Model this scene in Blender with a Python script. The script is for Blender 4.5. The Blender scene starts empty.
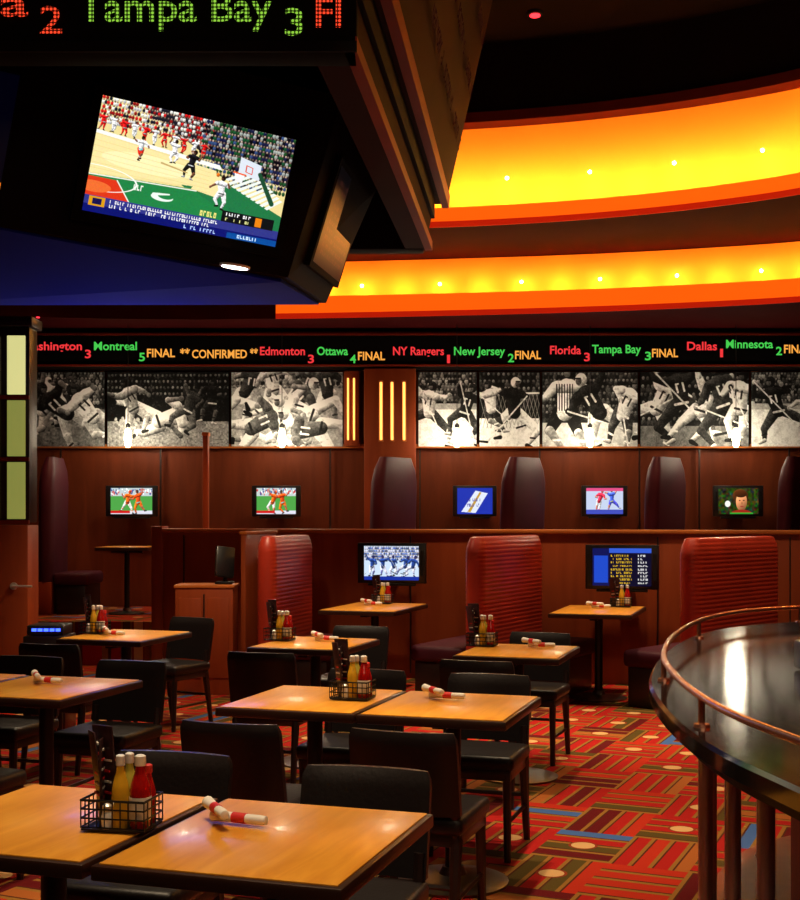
import bpy, bmesh, math, random
import numpy as np
from mathutils import Vector, Matrix
random.seed(4); RNG=np.random.default_rng(7)
F=1260.0; H=1.55; HZ=515.0
scn=bpy.context.scene
COL=scn.collection
def P(x,y,D): return Vector(((x-400)*D/F, D, H+(HZ-y)*D/F))
TH=math.radians(17.5)
# ---------------- materials ----------------
def newmat(name):
    m=bpy.data.materials.new(name); m.use_nodes=True
    nt=m.node_tree; b=nt.nodes['Principled BSDF']; return m,nt,b
def pmat(name,col,rough=.5,metal=0,emit=None,es=0,var=.0,scale=8,coat=0,bump=0,spec=None):
    m,nt,b=newmat(name)
    b.inputs['Base Color'].default_value=(*col,1); b.inputs['Roughness'].default_value=rough
    b.inputs['Metallic'].default_value=metal
    if spec is not None: b.inputs['Specular IOR Level'].default_value=spec
    if coat: b.inputs['Coat Weight'].default_value=coat; b.inputs['Coat Roughness'].default_value=.08
    if emit: b.inputs['Emission Color'].default_value=(*emit,1); b.inputs['Emission Strength'].default_value=es
    if var or bump:
        tc=nt.nodes.new('ShaderNodeTexCoord'); n=nt.nodes.new('ShaderNodeTexNoise')
        n.inputs['Scale'].default_value=scale; n.inputs['Detail'].default_value=4
        nt.links.new(tc.outputs['Object'],n.inputs['Vector'])
        if var:
            r=nt.nodes.new('ShaderNodeValToRGB')
            r.color_ramp.elements[0].position=.3; r.color_ramp.elements[1].position=.7
            r.color_ramp.elements[0].color=(*[c*(1-var) for c in col],1)
            r.color_ramp.elements[1].color=(*[min(1,c*(1+var)) for c in col],1)
            nt.links.new(n.outputs['Fac'],r.inputs['Fac']); nt.links.new(r.outputs['Color'],b.inputs['Base Color'])
        if bump:
            bp=nt.nodes.new('ShaderNodeBump'); bp.inputs['Strength'].default_value=bump; bp.inputs['Distance'].default_value=.01
            nt.links.new(n.outputs['Fac'],bp.inputs['Height']); nt.links.new(bp.outputs['Normal'],b.inputs['Normal'])
    return m
def wood(name,c1,c2,rough=.35,sc=(1.2,1.2,14),coat=.2,ns=2.5,spec=.5):
    m,nt,b=newmat(name)
    tc=nt.nodes.new('ShaderNodeTexCoord'); mp=nt.nodes.new('ShaderNodeMapping'); mp.inputs['Scale'].default_value=sc
    n=nt.nodes.new('ShaderNodeTexNoise'); n.inputs['Scale'].default_value=ns; n.inputs['Detail'].default_value=6; n.inputs['Distortion'].default_value=.6
    r=nt.nodes.new('ShaderNodeValToRGB'); r.color_ramp.elements[0].position=.3; r.color_ramp.elements[1].position=.72
    r.color_ramp.elements[0].color=(*c1,1); r.color_ramp.elements[1].color=(*c2,1)
    nt.links.new(tc.outputs['Object'],mp.inputs['Vector']); nt.links.new(mp.outputs['Vector'],n.inputs['Vector'])
    nt.links.new(n.outputs['Fac'],r.inputs['Fac']); nt.links.new(r.outputs['Color'],b.inputs['Base Color'])
    b.inputs['Roughness'].default_value=rough; b.inputs['Coat Weight'].default_value=coat; b.inputs['Coat Roughness'].default_value=.12
    b.inputs['Specular IOR Level'].default_value=spec
    return m
M_table=wood('table_laminate',(.62,.24,.020),(.80,.36,.040),.30,(9,1.2,1),.14,spec=.4)
M_edge=pmat('table_edge_wood',(.030,.010,.005),.35)
M_dark=pmat('dark_wood',(.012,.005,.004),.35,var=.3)
M_leather=pmat('black_leather',(.009,.006,.006),.40,bump=.12,scale=60,spec=.32)
M_wall=wood('mahogany_wall',(.10,.017,.0045),(.155,.029,.008),.55,(3,3,.5),0,spec=.15)
M_part=wood('mahogany_partition',(.23,.036,.008),(.31,.055,.013),.45,(3,3,.4),.03,spec=.25)
M_trim=wood('oak_trim',(.44,.11,.018),(.56,.16,.028),.45,(1,1,1),0,spec=.3)
M_vinyl=pmat('red_vinyl',(.36,.028,.012),.40,var=.15,scale=3,spec=.45)
M_purple=pmat('plum_vinyl',(.050,.006,.014),.55,var=.2,scale=3,spec=.2)
M_black=pmat('black_plastic',(.006,.006,.007),.35)
M_matte=pmat('matte_black_paint',(.003,.003,.003),.85,spec=.1)
M_steel=pmat('brushed_steel',(.80,.74,.68),.40,.75)
M_base=pmat('pedestal_base_metal',(.22,.19,.17),.35,1)
M_iron=pmat('black_iron',(.02,.02,.022),.4,.6)
M_copper=pmat('copper',(.80,.42,.30),.25,.9)
M_ceil=pmat('ceiling_dark_paint',(.006,.002,.003),.9,var=.2,scale=2,spec=.05)
M_soff=pmat('soffit_maroon',(.040,.0018,.0025),.85,var=.15,scale=2,spec=.05)
M_ring=pmat('ceiling_ring_maroon',(.08,.005,.004),.8,spec=.1)
M_lip=pmat('cove_lip_orange_glow',(.9,.22,.02),.5,emit=(1,.115,.003),es=.95,spec=.1)  # emission stands in for cove lamp light falling on the lip
M_lipb=pmat('cove_lip_red_edge_glow',(.5,.03,.01),.5,emit=(.8,.02,.003),es=.5,spec=.1)  # red emission paints the glow fading at the lip's lower edge
M_lipd=pmat('cove_lip_unlit',(.06,.007,.005),.5,spec=.1)
M_riser=pmat('cove_riser_amber_glow',(.98,.58,.08),.7,emit=(1,.10,.003),es=.36,spec=.1)  # amber paint; its emission adds an even base of cove glow
M_bulb=pmat('bulb_glow',(1,.8,.4),.4,emit=(1,.88,.5),es=14)
M_white=pmat('white_cloth',(.8,.76,.7),.8)
M_redp=pmat('red_band',(.6,.02,.02),.5)
M_ketch=pmat('ketchup',(.36,.006,.005),.12,coat=.6)
M_must=pmat('mustard',(.70,.40,.02),.2,coat=.4)
M_mayo=pmat('relish_yellow_green',(.50,.46,.06),.2,coat=.4)
M_cap=pmat('white_cap',(.8,.8,.76),.4)
M_label=pmat('paper_label',(.75,.70,.60),.6)
M_menu=pmat('menu_card',(.035,.010,.010),.4,var=.6,scale=50)
M_bluep=pmat('navy_underside',(.004,.012,.34),.8,spec=.1)
M_struct=pmat('scoreboard_shell',(.006,.004,.005),.75,spec=.08)
M_sidep=pmat('scoreboard_side_panel',(.026,.005,.003),.8,spec=.08,var=.3,scale=.8)
M_brown=pmat('bronze_trim_and_cove_tint',(.20,.018,.004),.6,var=.2,scale=1.5,spec=.15)  # trim colour; on scoreboard edges its orange-brown stands in for reflected cove light
M_slot=pmat('slot_glow',(1,.6,.2),.5,emit=(1,.42,.08),es=2.2)
M_pend=pmat('pendant_glass',(1,.9,.6),.5,emit=(1,.86,.5),es=14)
M_dl=pmat('downlight_glow',(1,.9,.8),.5,emit=(1,.85,.75),es=7)
M_reddl=pmat('red_indicator',(1,.05,.05),.5,emit=(1,.03,.05),es=2.5)
M_blueled=pmat('blue_led',(.1,.2,1),.5,emit=(.03,.08,1),es=4)
M_pane=pmat('lit_glass_pane',(.5,.5,.25),.4,emit=(.78,.76,.30),es=.85)
M_pane2=pmat('lit_glass_pane_dim',(.30,.33,.12),.4,emit=(.34,.37,.08),es=.6)
M_granite=pmat('black_granite',(.012,.010,.010),.10,var=.9,scale=90,coat=.3)
def led(name,col,s,dots=0):
    m=bpy.data.materials.new(name); m.use_nodes=True; nt=m.node_tree
    for n in list(nt.nodes): nt.nodes.remove(n)
    o=nt.nodes.new('ShaderNodeOutputMaterial'); e=nt.nodes.new('ShaderNodeEmission')
    e.inputs['Color'].default_value=(*col,1); e.inputs['Strength'].default_value=s
    if dots:
        tc=nt.nodes.new('ShaderNodeTexCoord'); sx=nt.nodes.new('ShaderNodeSeparateXYZ'); nt.links.new(tc.outputs['Object'],sx.inputs[0])
        def mm(op,a,b=None):
            n=nt.nodes.new('ShaderNodeMath'); n.operation=op
            for i,v in enumerate([a,b]):
                if v is None: continue
                if isinstance(v,(int,float)): n.inputs[i].default_value=v
                else: nt.links.new(v,n.inputs[i])
            return n.outputs[0]
        fx=mm('SUBTRACT',mm('FRACT',mm('MULTIPLY',sx.outputs[0],dots)),.5)
        fz=mm('SUBTRACT',mm('FRACT',mm('MULTIPLY',sx.outputs[2],dots)),.5)
        d=mm('SQRT',mm('ADD',mm('MULTIPLY',fx,fx),mm('MULTIPLY',fz,fz)))
        k=mm('LESS_THAN',d,.36); st=mm('MULTIPLY',mm('ADD',mm('MULTIPLY',k,.95),.05),s)
        nt.links.new(st,e.inputs['Strength'])
    nt.links.new(e.outputs[0],o.inputs[0]); return m
L_red=led('led_red',(1,.045,.05),.9); L_grn=led('led_green',(.08,.75,.10),.8); L_yel=led('led_amber',(1,.40,.06),1.0)
LB_red=led('led_red_dots',(1,.06,.02),1.3,54); LB_grn=led('led_green_dots',(.28,.62,.05),1.1,54)
L_dim=led('led_dim',(.25,.03,.03),.06)
def attrmat(name,emis,strength=1.0,rough=.5):
    m,nt,b=newmat(name); a=nt.nodes.new('ShaderNodeAttribute'); a.attribute_name='Col'
    if emis:
        b.inputs['Base Color'].default_value=(.01,.01,.01,1); b.inputs['Roughness'].default_value=.3; b.inputs['Specular IOR Level'].default_value=.2
        nt.links.new(a.outputs['Color'],b.inputs['Emission Color']); b.inputs['Emission Strength'].default_value=strength
    else:
        nt.links.new(a.outputs['Color'],b.inputs['Base Color']); b.inputs['Roughness'].default_value=rough
        b.inputs['Specular IOR Level'].default_value=.2
    return m
M_screen=attrmat('tv_screen_picture',True,1.15)
M_mural=attrmat('mural_print',False,rough=.6)
# carpet
def carpet():
    m,nt,b=newmat('patterned_carpet'); b.inputs['Roughness'].default_value=.95; b.inputs['Specular IOR Level'].default_value=.1
    def mm(op,a,b_=None,c=None):
        n=nt.nodes.new('ShaderNodeMath'); n.operation=op
        for i,v in enumerate([a,b_,c]):
            if v is None: continue
            if isinstance(v,(int,float)): n.inputs[i].default_value=v
            else: nt.links.new(v,n.inputs[i])
        return n.outputs[0]
    tc=nt.nodes.new('ShaderNodeTexCoord'); mp=nt.nodes.new('ShaderNodeMapping'); mp.inputs['Rotation'].default_value=(0,0,math.radians(24))
    nt.links.new(tc.outputs['Object'],mp.inputs['Vector'])
    sx=nt.nodes.new('ShaderNodeSeparateXYZ'); nt.links.new(mp.outputs[0],sx.inputs[0])
    S=1/.36
    x=mm('MULTIPLY',sx.outputs[0],S); y=mm('MULTIPLY',sx.outputs[1],S*.72)
    ix=mm('FLOOR',x); iy=mm('FLOOR',y); fx=mm('FRACT',x); fy=mm('FRACT',y)
    par=mm('FLOORED_MODULO',mm('ADD',ix,iy),2)
    t=mm('ADD',mm('MULTIPLY',par,fx),mm('MULTIPLY',mm('SUBTRACT',1,par),fy))
    t4=mm('MULTIPLY',t,4); k=mm('FLOOR',t4); ft=mm('FRACT',t4)
    cb=nt.nodes.new('ShaderNodeCombineXYZ'); nt.links.new(ix,cb.inputs[0]); nt.links.new(iy,cb.inputs[1]); nt.links.new(k,cb.inputs[2])
    wn=nt.nodes.new('ShaderNodeTexWhiteNoise'); nt.links.new(cb.outputs[0],wn.inputs['Vector'])
    r=nt.nodes.new('ShaderNodeValToRGB'); r.color_ramp.interpolation='CONSTANT'
    cols=[(0,(.34,.010,.008)),(.42,(.10,.005,.006)),(.57,(.32,.09,.018)),(.67,(.08,.05,.010)),(.76,(.40,.022,.008)),(.94,(.05,.11,.30))]
    el=r.color_ramp.elements
    el[0].position=0; el[0].color=(*cols[0][1],1); el[1].position=cols[1][0]; el[1].color=(*cols[1][1],1)
    for p,c in cols[2:]:
        e=el.new(p); e.color=(*c,1)
    nt.links.new(wn.outputs['Value'],r.inputs['Fac'])
    def mix(f,a,bc):
        n=nt.nodes.new('ShaderNodeMix'); n.data_type='RGBA'; nt.links.new(f,n.inputs[0])
        for s,v in ((6,a),(7,bc)):
            if isinstance(v,tuple): n.inputs[s].default_value=(*v,1)
            else: nt.links.new(v,n.inputs[s])
        return n.outputs[2]
    line=mm('LESS_THAN',ft,.22)
    ln2=mm('LESS_THAN',mm('ABSOLUTE',mm('SUBTRACT',ft,.26)),.05)
    c1=mix(line,r.outputs['Color'],(.25,.11,.02))
    c1=mix(ln2,c1,(.07,.015,.006))
    cb2=nt.nodes.new('ShaderNodeCombineXYZ'); nt.links.new(ix,cb2.inputs[0]); nt.links.new(iy,cb2.inputs[1]); cb2.inputs[2].default_value=77
    wn2=nt.nodes.new('ShaderNodeTexWhiteNoise'); nt.links.new(cb2.outputs[0],wn2.inputs['Vector'])
    dx=mm('SUBTRACT',fx,.5); dy=mm('MULTIPLY',mm('SUBTRACT',fy,.5),1.39)
    d=mm('SQRT',mm('ADD',mm('MULTIPLY',dx,dx),mm('MULTIPLY',dy,dy)))
    on=mm('GREATER_THAN',wn2.outputs['Value'],.35)
    circ=mm('MULTIPLY',mm('LESS_THAN',d,.19),on); circ2=mm('MULTIPLY',mm('LESS_THAN',d,.155),on)
    c2=mix(circ,c1,(.22,.03,.01)); c2=mix(circ2,c2,(.56,.32,.13))
    n=nt.nodes.new('ShaderNodeTexNoise'); n.inputs['Scale'].default_value=180; nt.links.new(tc.outputs['Object'],n.inputs['Vector'])
    bp=nt.nodes.new('ShaderNodeBump'); bp.inputs['Strength'].default_value=.4; bp.inputs['Distance'].default_value=.004
    nt.links.new(n.outputs['Fac'],bp.inputs['Height']); nt.links.new(bp.outputs[0],b.inputs['Normal'])
    nt.links.new(c2,b.inputs['Base Color']); return m
M_carpet=carpet()
# ---------------- mesh builder ----------------
class MB:
    def __init__(s): s.bm=bmesh.new(); s.mats=[]
    def mi(s,m):
        if m not in s.mats: s.mats.append(m)
        return s.mats.index(m)
    def merge(s,t,m,M=None):
        i=s.mi(m)
        for f in t.faces: f.material_index=i
        if M is not None: t.transform(M)
        me=bpy.data.meshes.new('tmp'); t.to_mesh(me); t.free(); s.bm.from_mesh(me); bpy.data.meshes.remove(me)
    def box(s,c,size,m,rot=0,bev=0,M=None,seg=2):
        t=bmesh.new(); bmesh.ops.create_cube(t,size=1); t.transform(Matrix.Diagonal((*size,1)))
        if bev: bmesh.ops.bevel(t,geom=list(t.edges),offset=bev,segments=seg,profile=.5,affect='EDGES')
        X=Matrix.Translation(c)@Matrix.Rotation(rot,4,'Z')
        if M is not None: X=Matrix.Translation(c)@M
        s.merge(t,m,X)
    def tube(s,pts,r,m,seg=10,closed=False):
        pts=[Vector(p) for p in pts]; n=len(pts); rr=r if isinstance(r,(list,tuple)) else [r]*n
        t=bmesh.new(); rings=[]; up=Vector((0,0,1))
        for i,p in enumerate(pts):
            if closed: d=pts[(i+1)%n]-pts[i-1]
            else: d=pts[min(i+1,n-1)]-pts[max(i-1,0)]
            d.normalize(); a=up if abs(d.z)<.95 else Vector((0,1,0))
            u=d.cross(a).normalized(); v=u.cross(d).normalized()
            rings.append([t.verts.new(p+(u*math.cos(2*math.pi*k/seg)+v*math.sin(2*math.pi*k/seg))*rr[i]) for k in range(seg)])
        for i in range(n if closed else n-1):
            A=rings[i];B=rings[(i+1)%n]
            for k in range(seg): t.faces.new((A[k],A[(k+1)%seg],B[(k+1)%seg],B[k]))
        if not closed: t.faces.new(rings[0]); t.faces.new(rings[-1][::-1])
        bmesh.ops.recalc_face_normals(t,faces=t.faces); s.merge(t,m)
    def lathe(s,prof,c,m,seg=16,M=None):
        t=bmesh.new(); rings=[]
        for r,z in prof: rings.append([t.verts.new((max(r,1e-4)*math.cos(2*math.pi*k/seg),max(r,1e-4)*math.sin(2*math.pi*k/seg),z)) for k in range(seg)])
        for A,B in zip(rings,rings[1:]):
            for k in range(seg): t.faces.new((A[k],A[(k+1)%seg],B[(k+1)%seg],B[k]))
        t.faces.new(rings[0][::-1]); t.faces.new(rings[-1]); bmesh.ops.recalc_face_normals(t,faces=t.faces)
        s.merge(t,m,Matrix.Translation(c)@(M or Matrix.Identity(4)))
    def loft(s,rings,m,cap=True,closed=True):
        t=bmesh.new(); R=[[t.verts.new(p) for p in r] for r in rings]; n=len(R[0])
        for A,B in zip(R,R[1:]):
            for k in range(n if closed else n-1): t.faces.new((A[k],A[(k+1)%n],B[(k+1)%n],B[k]))
        if cap: t.faces.new(R[0][::-1]); t.faces.new(R[-1])
        bmesh.ops.recalc_face_normals(t,faces=t.faces); s.merge(t,m)
    def prism(s,poly,z0,z1,m):
        s.loft([[(x,y,z0) for x,y in poly],[(x,y,z1) for x,y in poly]],m)
    def hull(s,pts,m):
        t=bmesh.new(); vs=[t.verts.new(p) for p in pts]; r=bmesh.ops.convex_hull(t,input=vs)
        bmesh.ops.dissolve_limit(t,angle_limit=.02,verts=t.verts,edges=t.edges)
        s.merge(t,m)
    def text(s,txt,pos,width,height,m,ux=Vector((1,0,0)),uz=Vector((0,0,1)),off=.02):
        cu=bpy.data.curves.new('t','FONT'); cu.body=txt; cu.offset=off; cu.resolution_u=3
        ob=bpy.data.objects.new('t',cu); COL.objects.link(ob); bpy.context.view_layer.update()
        me=bpy.data.meshes.new_from_object(ob.evaluated_get(bpy.context.evaluated_depsgraph_get()))
        bpy.data.objects.remove(ob); bpy.data.curves.remove(cu)
        t=bmesh.new(); t.from_mesh(me); bpy.data.meshes.remove(me)
        if not t.verts: t.free(); return
        x0=min(v.co.x for v in t.verts); x1=max(v.co.x for v in t.verts)
        sc=width/(x1-x0); sh=height/.7
        for v in t.verts:
            a=(v.co.x-x0)*sc; b=v.co.y*sh; v.co=Vector(pos)+ux*a+uz*b
        s.merge(t,m)
    def finish(s,name,loc=(0,0,0),rot=0,parent=None,smooth=True):
        if smooth:
            for f in s.bm.faces: f.smooth=True
            for e in s.bm.edges:
                if len(e.link_faces)!=2 or e.calc_face_angle(0)>math.radians(38): e.smooth=False
        me=bpy.data.meshes.new(name); s.bm.to_mesh(me); s.bm.free()
        for m in s.mats: me.materials.append(m)
        return inst(name,me,loc,rot,parent)
def inst(name,me,loc=(0,0,0),rot=0,parent=None,sc=None):
    ob=bpy.data.objects.new(name,me); COL.objects.link(ob); ob.location=loc; ob.rotation_euler=(0,0,rot)
    if parent: ob.parent=parent
    if sc: ob.scale=sc
    return ob
def catmull(pts,n=6):
    pts=[Vector(p) for p in pts]; out=[]
    for i in range(len(pts)-1):
        p0=pts[max(i-1,0)];p1=pts[i];p2=pts[i+1];p3=pts[min(i+2,len(pts)-1)]
        for k in range(n):
            t=k/n; out.append(.5*((2*p1)+(p2-p0)*t+(2*p0-5*p1+4*p2-p3)*t*t+(3*p1-p0-3*p2+p3)*t**3))
    out.append(pts[-1]); return out
# ---------------- picture canvas ----------------
class Cv:
    def __init__(s,w,h,bg):
        s.w,s.h=w,h; s.A=w/h; s.a=np.ones((h,w,3))*np.array(bg)
        s.Y,s.X=np.mgrid[0:h,0:w]; s.X=s.X/h; s.Y=s.Y/h; s.e=1.0/h
    def bl(s,m,c):
        m=np.clip(m,0,1)[...,None]; s.a=s.a*(1-m)+np.asarray(c)*m
    def rect(s,x0,y0,x1,y1,c): s.bl(((s.X>=x0)&(s.X<=x1)&(s.Y>=y0)&(s.Y<=y1)).astype(float),c)
    def ell(s,cx,cy,rx,ry,c,sh=0):
        d=np.sqrt(((s.X-cx)/rx)**2+((s.Y-cy)/ry)**2); m=(1-d)*min(rx,ry)/s.e+.5
        if sh:
            f=1-sh*np.clip(((s.Y-cy)/ry+(s.X-cx)/rx*.5),-1,1); s.bl(m,np.clip(np.asarray(c)*f[...,None],0,1))
        else: s.bl(m,c)
    def ring(s,cx,cy,rx,ry,w,c):
        d=np.sqrt(((s.X-cx)/rx)**2+((s.Y-cy)/ry)**2); s.bl((w-np.abs(d-1)*min(rx,ry)*1.5)/s.e+.5,c)
    def cap(s,x0,y0,x1,y1,r0,r1,c,sh=.35):
        dx,dy=x1-x0,y1-y0; L=dx*dx+dy*dy+1e-9
        t=np.clip(((s.X-x0)*dx+(s.Y-y0)*dy)/L,0,1); r=r0+(r1-r0)*t
        qx=s.X-x0-t*dx; qy=s.Y-y0-t*dy; d=np.sqrt(qx*qx+qy*qy)
        f=1-sh*np.clip((qy+.6*qx)/np.maximum(r,1e-4),-1.2,1.2)
        s.bl((r-d)/s.e+.5,np.clip(np.asarray(c)*f[...,None],0,1))
    def poly(s,pts,c):
        m=np.ones_like(s.X); n=len(pts)
        ar=sum(pts[i][0]*pts[(i+1)%n][1]-pts[(i+1)%n][0]*pts[i][1] for i in range(n))
        for i in range(n):
            (ax,ay),(bx,by)=pts[i],pts[(i+1)%n]; cr=((bx-ax)*(s.Y-ay)-(by-ay)*(s.X-ax))*(1 if ar>0 else -1)
            m*=(cr>=0)
        s.bl(m,c)
    def field(s,k):
        h,w=s.h//k+3,s.w//k+3; n=RNG.normal(0,1,(h,w))
        yy=s.Y*s.h/k; xx=s.X*s.h/k; y0=yy.astype(int); x0=xx.astype(int); fy=yy-y0; fx=xx-x0
        fy=fy*fy*(3-2*fy); fx=fx*fx*(3-2*fx)
        return (n[y0,x0]*(1-fx)+n[y0,x0+1]*fx)*(1-fy)+(n[y0+1,x0]*(1-fx)+n[y0+1,x0+1]*fx)*fy
    def noise(s,k,amp,col=False):
        if col: n=np.stack([s.field(k) if k>1 else RNG.normal(0,1,s.X.shape) for _ in range(3)],-1)
        else: n=(s.field(k) if k>1 else RNG.normal(0,1,s.X.shape))[...,None]
        s.a=np.clip(s.a+n*amp,0,1)
    def dots(s,x0,y0,x1,y1,n,r,cols):
        for _ in range(n):
            c=cols[RNG.integers(len(cols))]; s.ell(RNG.uniform(x0,x1),RNG.uniform(y0,y1),r*RNG.uniform(.6,1.3),r*RNG.uniform(.8,1.8),c)
    def crowd(s,x0,y0,x1,y1,rows,cols):
        for j in range(rows):
            yy=y0+(y1-y0)*(j+.3)/rows; st=(y1-y0)/rows*.62; x=x0+RNG.uniform(0,st)
            while x<x1:
                c=cols[RNG.integers(len(cols))]; r=st*.36
                s.ell(x,yy+r*2.3,r*1.5,r*1.9,c,.3); v=RNG.uniform(.35,.75); s.ell(x+RNG.uniform(-.1,.1)*r,yy,r*.8,r,(v,v*.85,v*.75) if cols[0][0]!=cols[0][1] else (v,)*3,.3)
                x+=st*RNG.uniform(.8,1.3)
    def ftext(s,x0,y0,x1,y1,c,n=30):
        w=(x1-x0)/n
        for i in range(n):
            if RNG.random()<.17: continue
            k=RNG.integers(4); xx=x0+i*w
            s.rect(xx,y0,xx+w*.25,y1,c)
            if k&1: s.rect(xx,y0,xx+w*.7,y0+(y1-y0)*.25,c)
            if k&2: s.rect(xx,y1-(y1-y0)*.25,xx+w*.7,y1,c)
            if k==3: s.rect(xx+w*.5,y0,xx+w*.7,y1,c)
    def player(s,x,y,S,ang=0,jersey=(.7,)*3,pants=(.8,)*3,skin=(.5,)*3,helm=(.8,)*3,num=False,stick=False,spread=.5,sh=.6):
        R=RNG.uniform; before=s.a.copy()
        def rot(px,py,a=ang): return (x+S*(px*math.cos(a)-py*math.sin(a)), y+S*(px*math.sin(a)+py*math.cos(a)))
        shd=(R(-.07,.07),-.30); boot=(.07,)*3 if pants[0]>.3 else (.6,)*3
        order=(-1,1) if R(0,1)<.5 else (1,-1)
        def leg(sgn):
            k=(sgn*R(.04,.22)*spread*2,R(.15,.22)); f=(k[0]+sgn*R(-.16,.10),k[1]+R(.15,.22))
            a=rot(sgn*.055,0);b=rot(*k);c=rot(*f)
            s.cap(*a,*b,.075*S,.050*S,pants,sh); s.cap(*b,*c,.046*S,.026*S,tuple(q*.9 for q in (skin if R(0,1)<.3 else pants)),sh)
            s.cap(*rot(f[0]*.5+k[0]*.5-.03,(f[1]+k[1])/2),*rot(f[0]*.5+k[0]*.5+.03,(f[1]+k[1])/2),.012*S,.012*S,jersey,0)
            s.cap(*c,*rot(f[0]+sgn*.07,f[1]+.02),.028*S,.018*S,boot,sh)
        def arm(sgn):
            e=(shd[0]+sgn*R(.17,.27),shd[1]+R(-.06,.18)); h=(e[0]+sgn*R(-.15,.14),e[1]+R(-.18,.13))
            s.cap(*rot(shd[0]+sgn*.12,shd[1]+.04),*rot(*e),.054*S,.036*S,jersey,sh); s.cap(*rot(*e),*rot(*h),.032*S,.022*S,skin if not stick else jersey,sh)
            s.ell(*rot(*h),.03*S,.034*S,skin if not stick else boot,.4)
            return h
        arm(order[0]); leg(order[0]); leg(order[1])
        s.cap(*rot(0,0),*rot(shd[0],shd[1]+.06),.078*S,.105*S,jersey,sh)
        s.cap(*rot(shd[0]-.10,shd[1]+.04),*rot(shd[0]+.10,shd[1]+.04),.062*S,.062*S,jersey,sh)
        s.cap(*rot(-.07,.0),*rot(.07,.0),.014*S,.014*S,tuple(.15 if q>.4 else .8 for q in pants),0)
        tl=tuple(.12 if q>.4 else .85 for q in jersey)
        if num:
            for dx in (-.035,.04): 
                s.cap(*rot(shd[0]+dx,-.22),*rot(shd[0]+dx+.004,-.13),.011*S,.011*S,tl,0)
            s.cap(*rot(shd[0]-.035,-.22),*rot(shd[0]-.01,-.22),.009*S,.009*S,tl,0)
        h=arm(order[1])
        if stick:
            b0=rot(h[0],h[1]); b2=rot(h[0]*.2-.35*order[1],.42)
            s.cap(*b0,*b2,.009*S,.009*S,(.8,)*3,0); s.cap(*b2,*rot(h[0]*.2-.5*order[1],.42),.016*S,.014*S,(.12,)*3,0)
        hx,hy=rot(shd[0]+.02,shd[1]-.11); s.ell(hx,hy,.062*S,.072*S,helm,.5)
        fd=order[1]; s.ell(hx+.026*S*fd,hy+.018*S,.032*S,.040*S,tuple(c*.75 for c in skin),.3); s.cap(hx+.01*S*fd,hy-.012*S,hx+.055*S*fd,hy-.012*S,.010*S,.008*S,(.05,)*3,0)
        m=(np.abs(s.a-before).sum(-1)>.02)
        n=s.field(max(3,int(S*s.h*.03)))*.10+s.field(max(2,int(S*s.h*.014)))*.06
        s.a=np.clip(s.a*(1+(n*m)[...,None]),0,1)
    def mesh(s,name,O,u,v,mat,parent=None):
        w,h=s.w,s.h; O,u,v=Vector(O),Vector(u),Vector(v)
        jj,ii=np.mgrid[0:h,0:w]; co=np.array(O)[None,None]+(ii/(w-1))[...,None]*np.array(u)+(jj/(h-1))[...,None]*np.array(v)
        idx=(jj*w+ii)[:-1,:-1].ravel(); fa=np.stack([idx,idx+w,idx+w+1,idx+1],1)
        me=bpy.data.meshes.new(name); me.vertices.add(w*h); me.vertices.foreach_set('co',co.reshape(-1).astype(np.float32))
        n=len(fa); me.loops.add(n*4); me.loops.foreach_set('vertex_index',fa.ravel().astype(np.int32)); me.polygons.add(n)
        me.polygons.foreach_set('loop_start',(np.arange(n)*4).astype(np.int32)); me.update(calc_edges=True); me.validate()
        at=me.color_attributes.new('Col','FLOAT_COLOR','POINT')
        c=np.ones((h*w,4),np.float32); c[:,:3]=np.clip(s.a,0,1).reshape(-1,3)**2.2; at.data.foreach_set('color',c.ravel())
        me.materials.append(mat); return inst(name,me,parent=parent)
# ---------------- room shell ----------------
XL,XR,YB,YF=-6.0,7.5,15.2,-3.0
b=MB(); b.box(((XL+XR)/2,(YB+YF)/2,-.05),(XR-XL,YB-YF,.1),M_carpet); b.finish('floor')
b=MB(); b.box(((XL+XR)/2,YB+.06,3.2),(XR-XL,.1,6.4),M_wall)
b.finish('wall_back')
b=MB(); b.box((XL-.05,(YB+YF)/2,3.2),(.1,YB-YF,6.4),M_wall); b.finish('wall_left')
b=MB(); b.box((XR+.05,(YB+YF)/2,3.2),(.1,YB-YF,6.4),M_wall); b.finish('wall_right')
b=MB(); b.box(((XL+XR)/2,YF-.05,3.2),(XR-XL,.1,6.4),M_wall); b.finish('wall_front')
b=MB(); b.box(((XL+XR)/2,(YB+YF)/2,6.35),(XR-XL,YB-YF,.1),M_ceil); b.finish('ceiling')
# coves
lip1=catmull([(-6,13.6,0),(-4,14.1,0),(-2.5,14.25,0),(-1.4,14.2,0),(0,14.05,0),(1.64,13.8,0),(3,13.48,0),(4.2,13.05,0),(5.2,12.4,0),(5.9,11.3,0),(6.3,9.5,0),(6.5,6,0),(6.5,-2.9,0)],6)
lip2=catmull([(-6,12.4,0),(-3,12.85,0),(-1,12.85,0),(.3,12.73,0),(1.3,12.53,0),(2.1,12.27,0),(2.85,11.92,0),(3.62,11.40,0),(4.3,10.6,0),(4.8,9.6,0),(5.1,8,0),(5.2,5,0),(5.2,-2.9,0)],6)
def normals(path):
    out=[]
    for i,p in enumerate(path):
        d=path[min(i+1,len(path)-1)]-path[max(i-1,0)]; out.append(Vector((-d.y,d.x,0)).normalized())
    return out
def off(path,o,z,clampit=True):
    N=normals(path); r=[]
    for p,n in zip(path,N):
        q=p+n*o; x,y=q.x,q.y
        if clampit: x=min(max(x,XL),XR); y=min(max(y,YF),YB)
        r.append((x,y,z))
    return r
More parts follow.
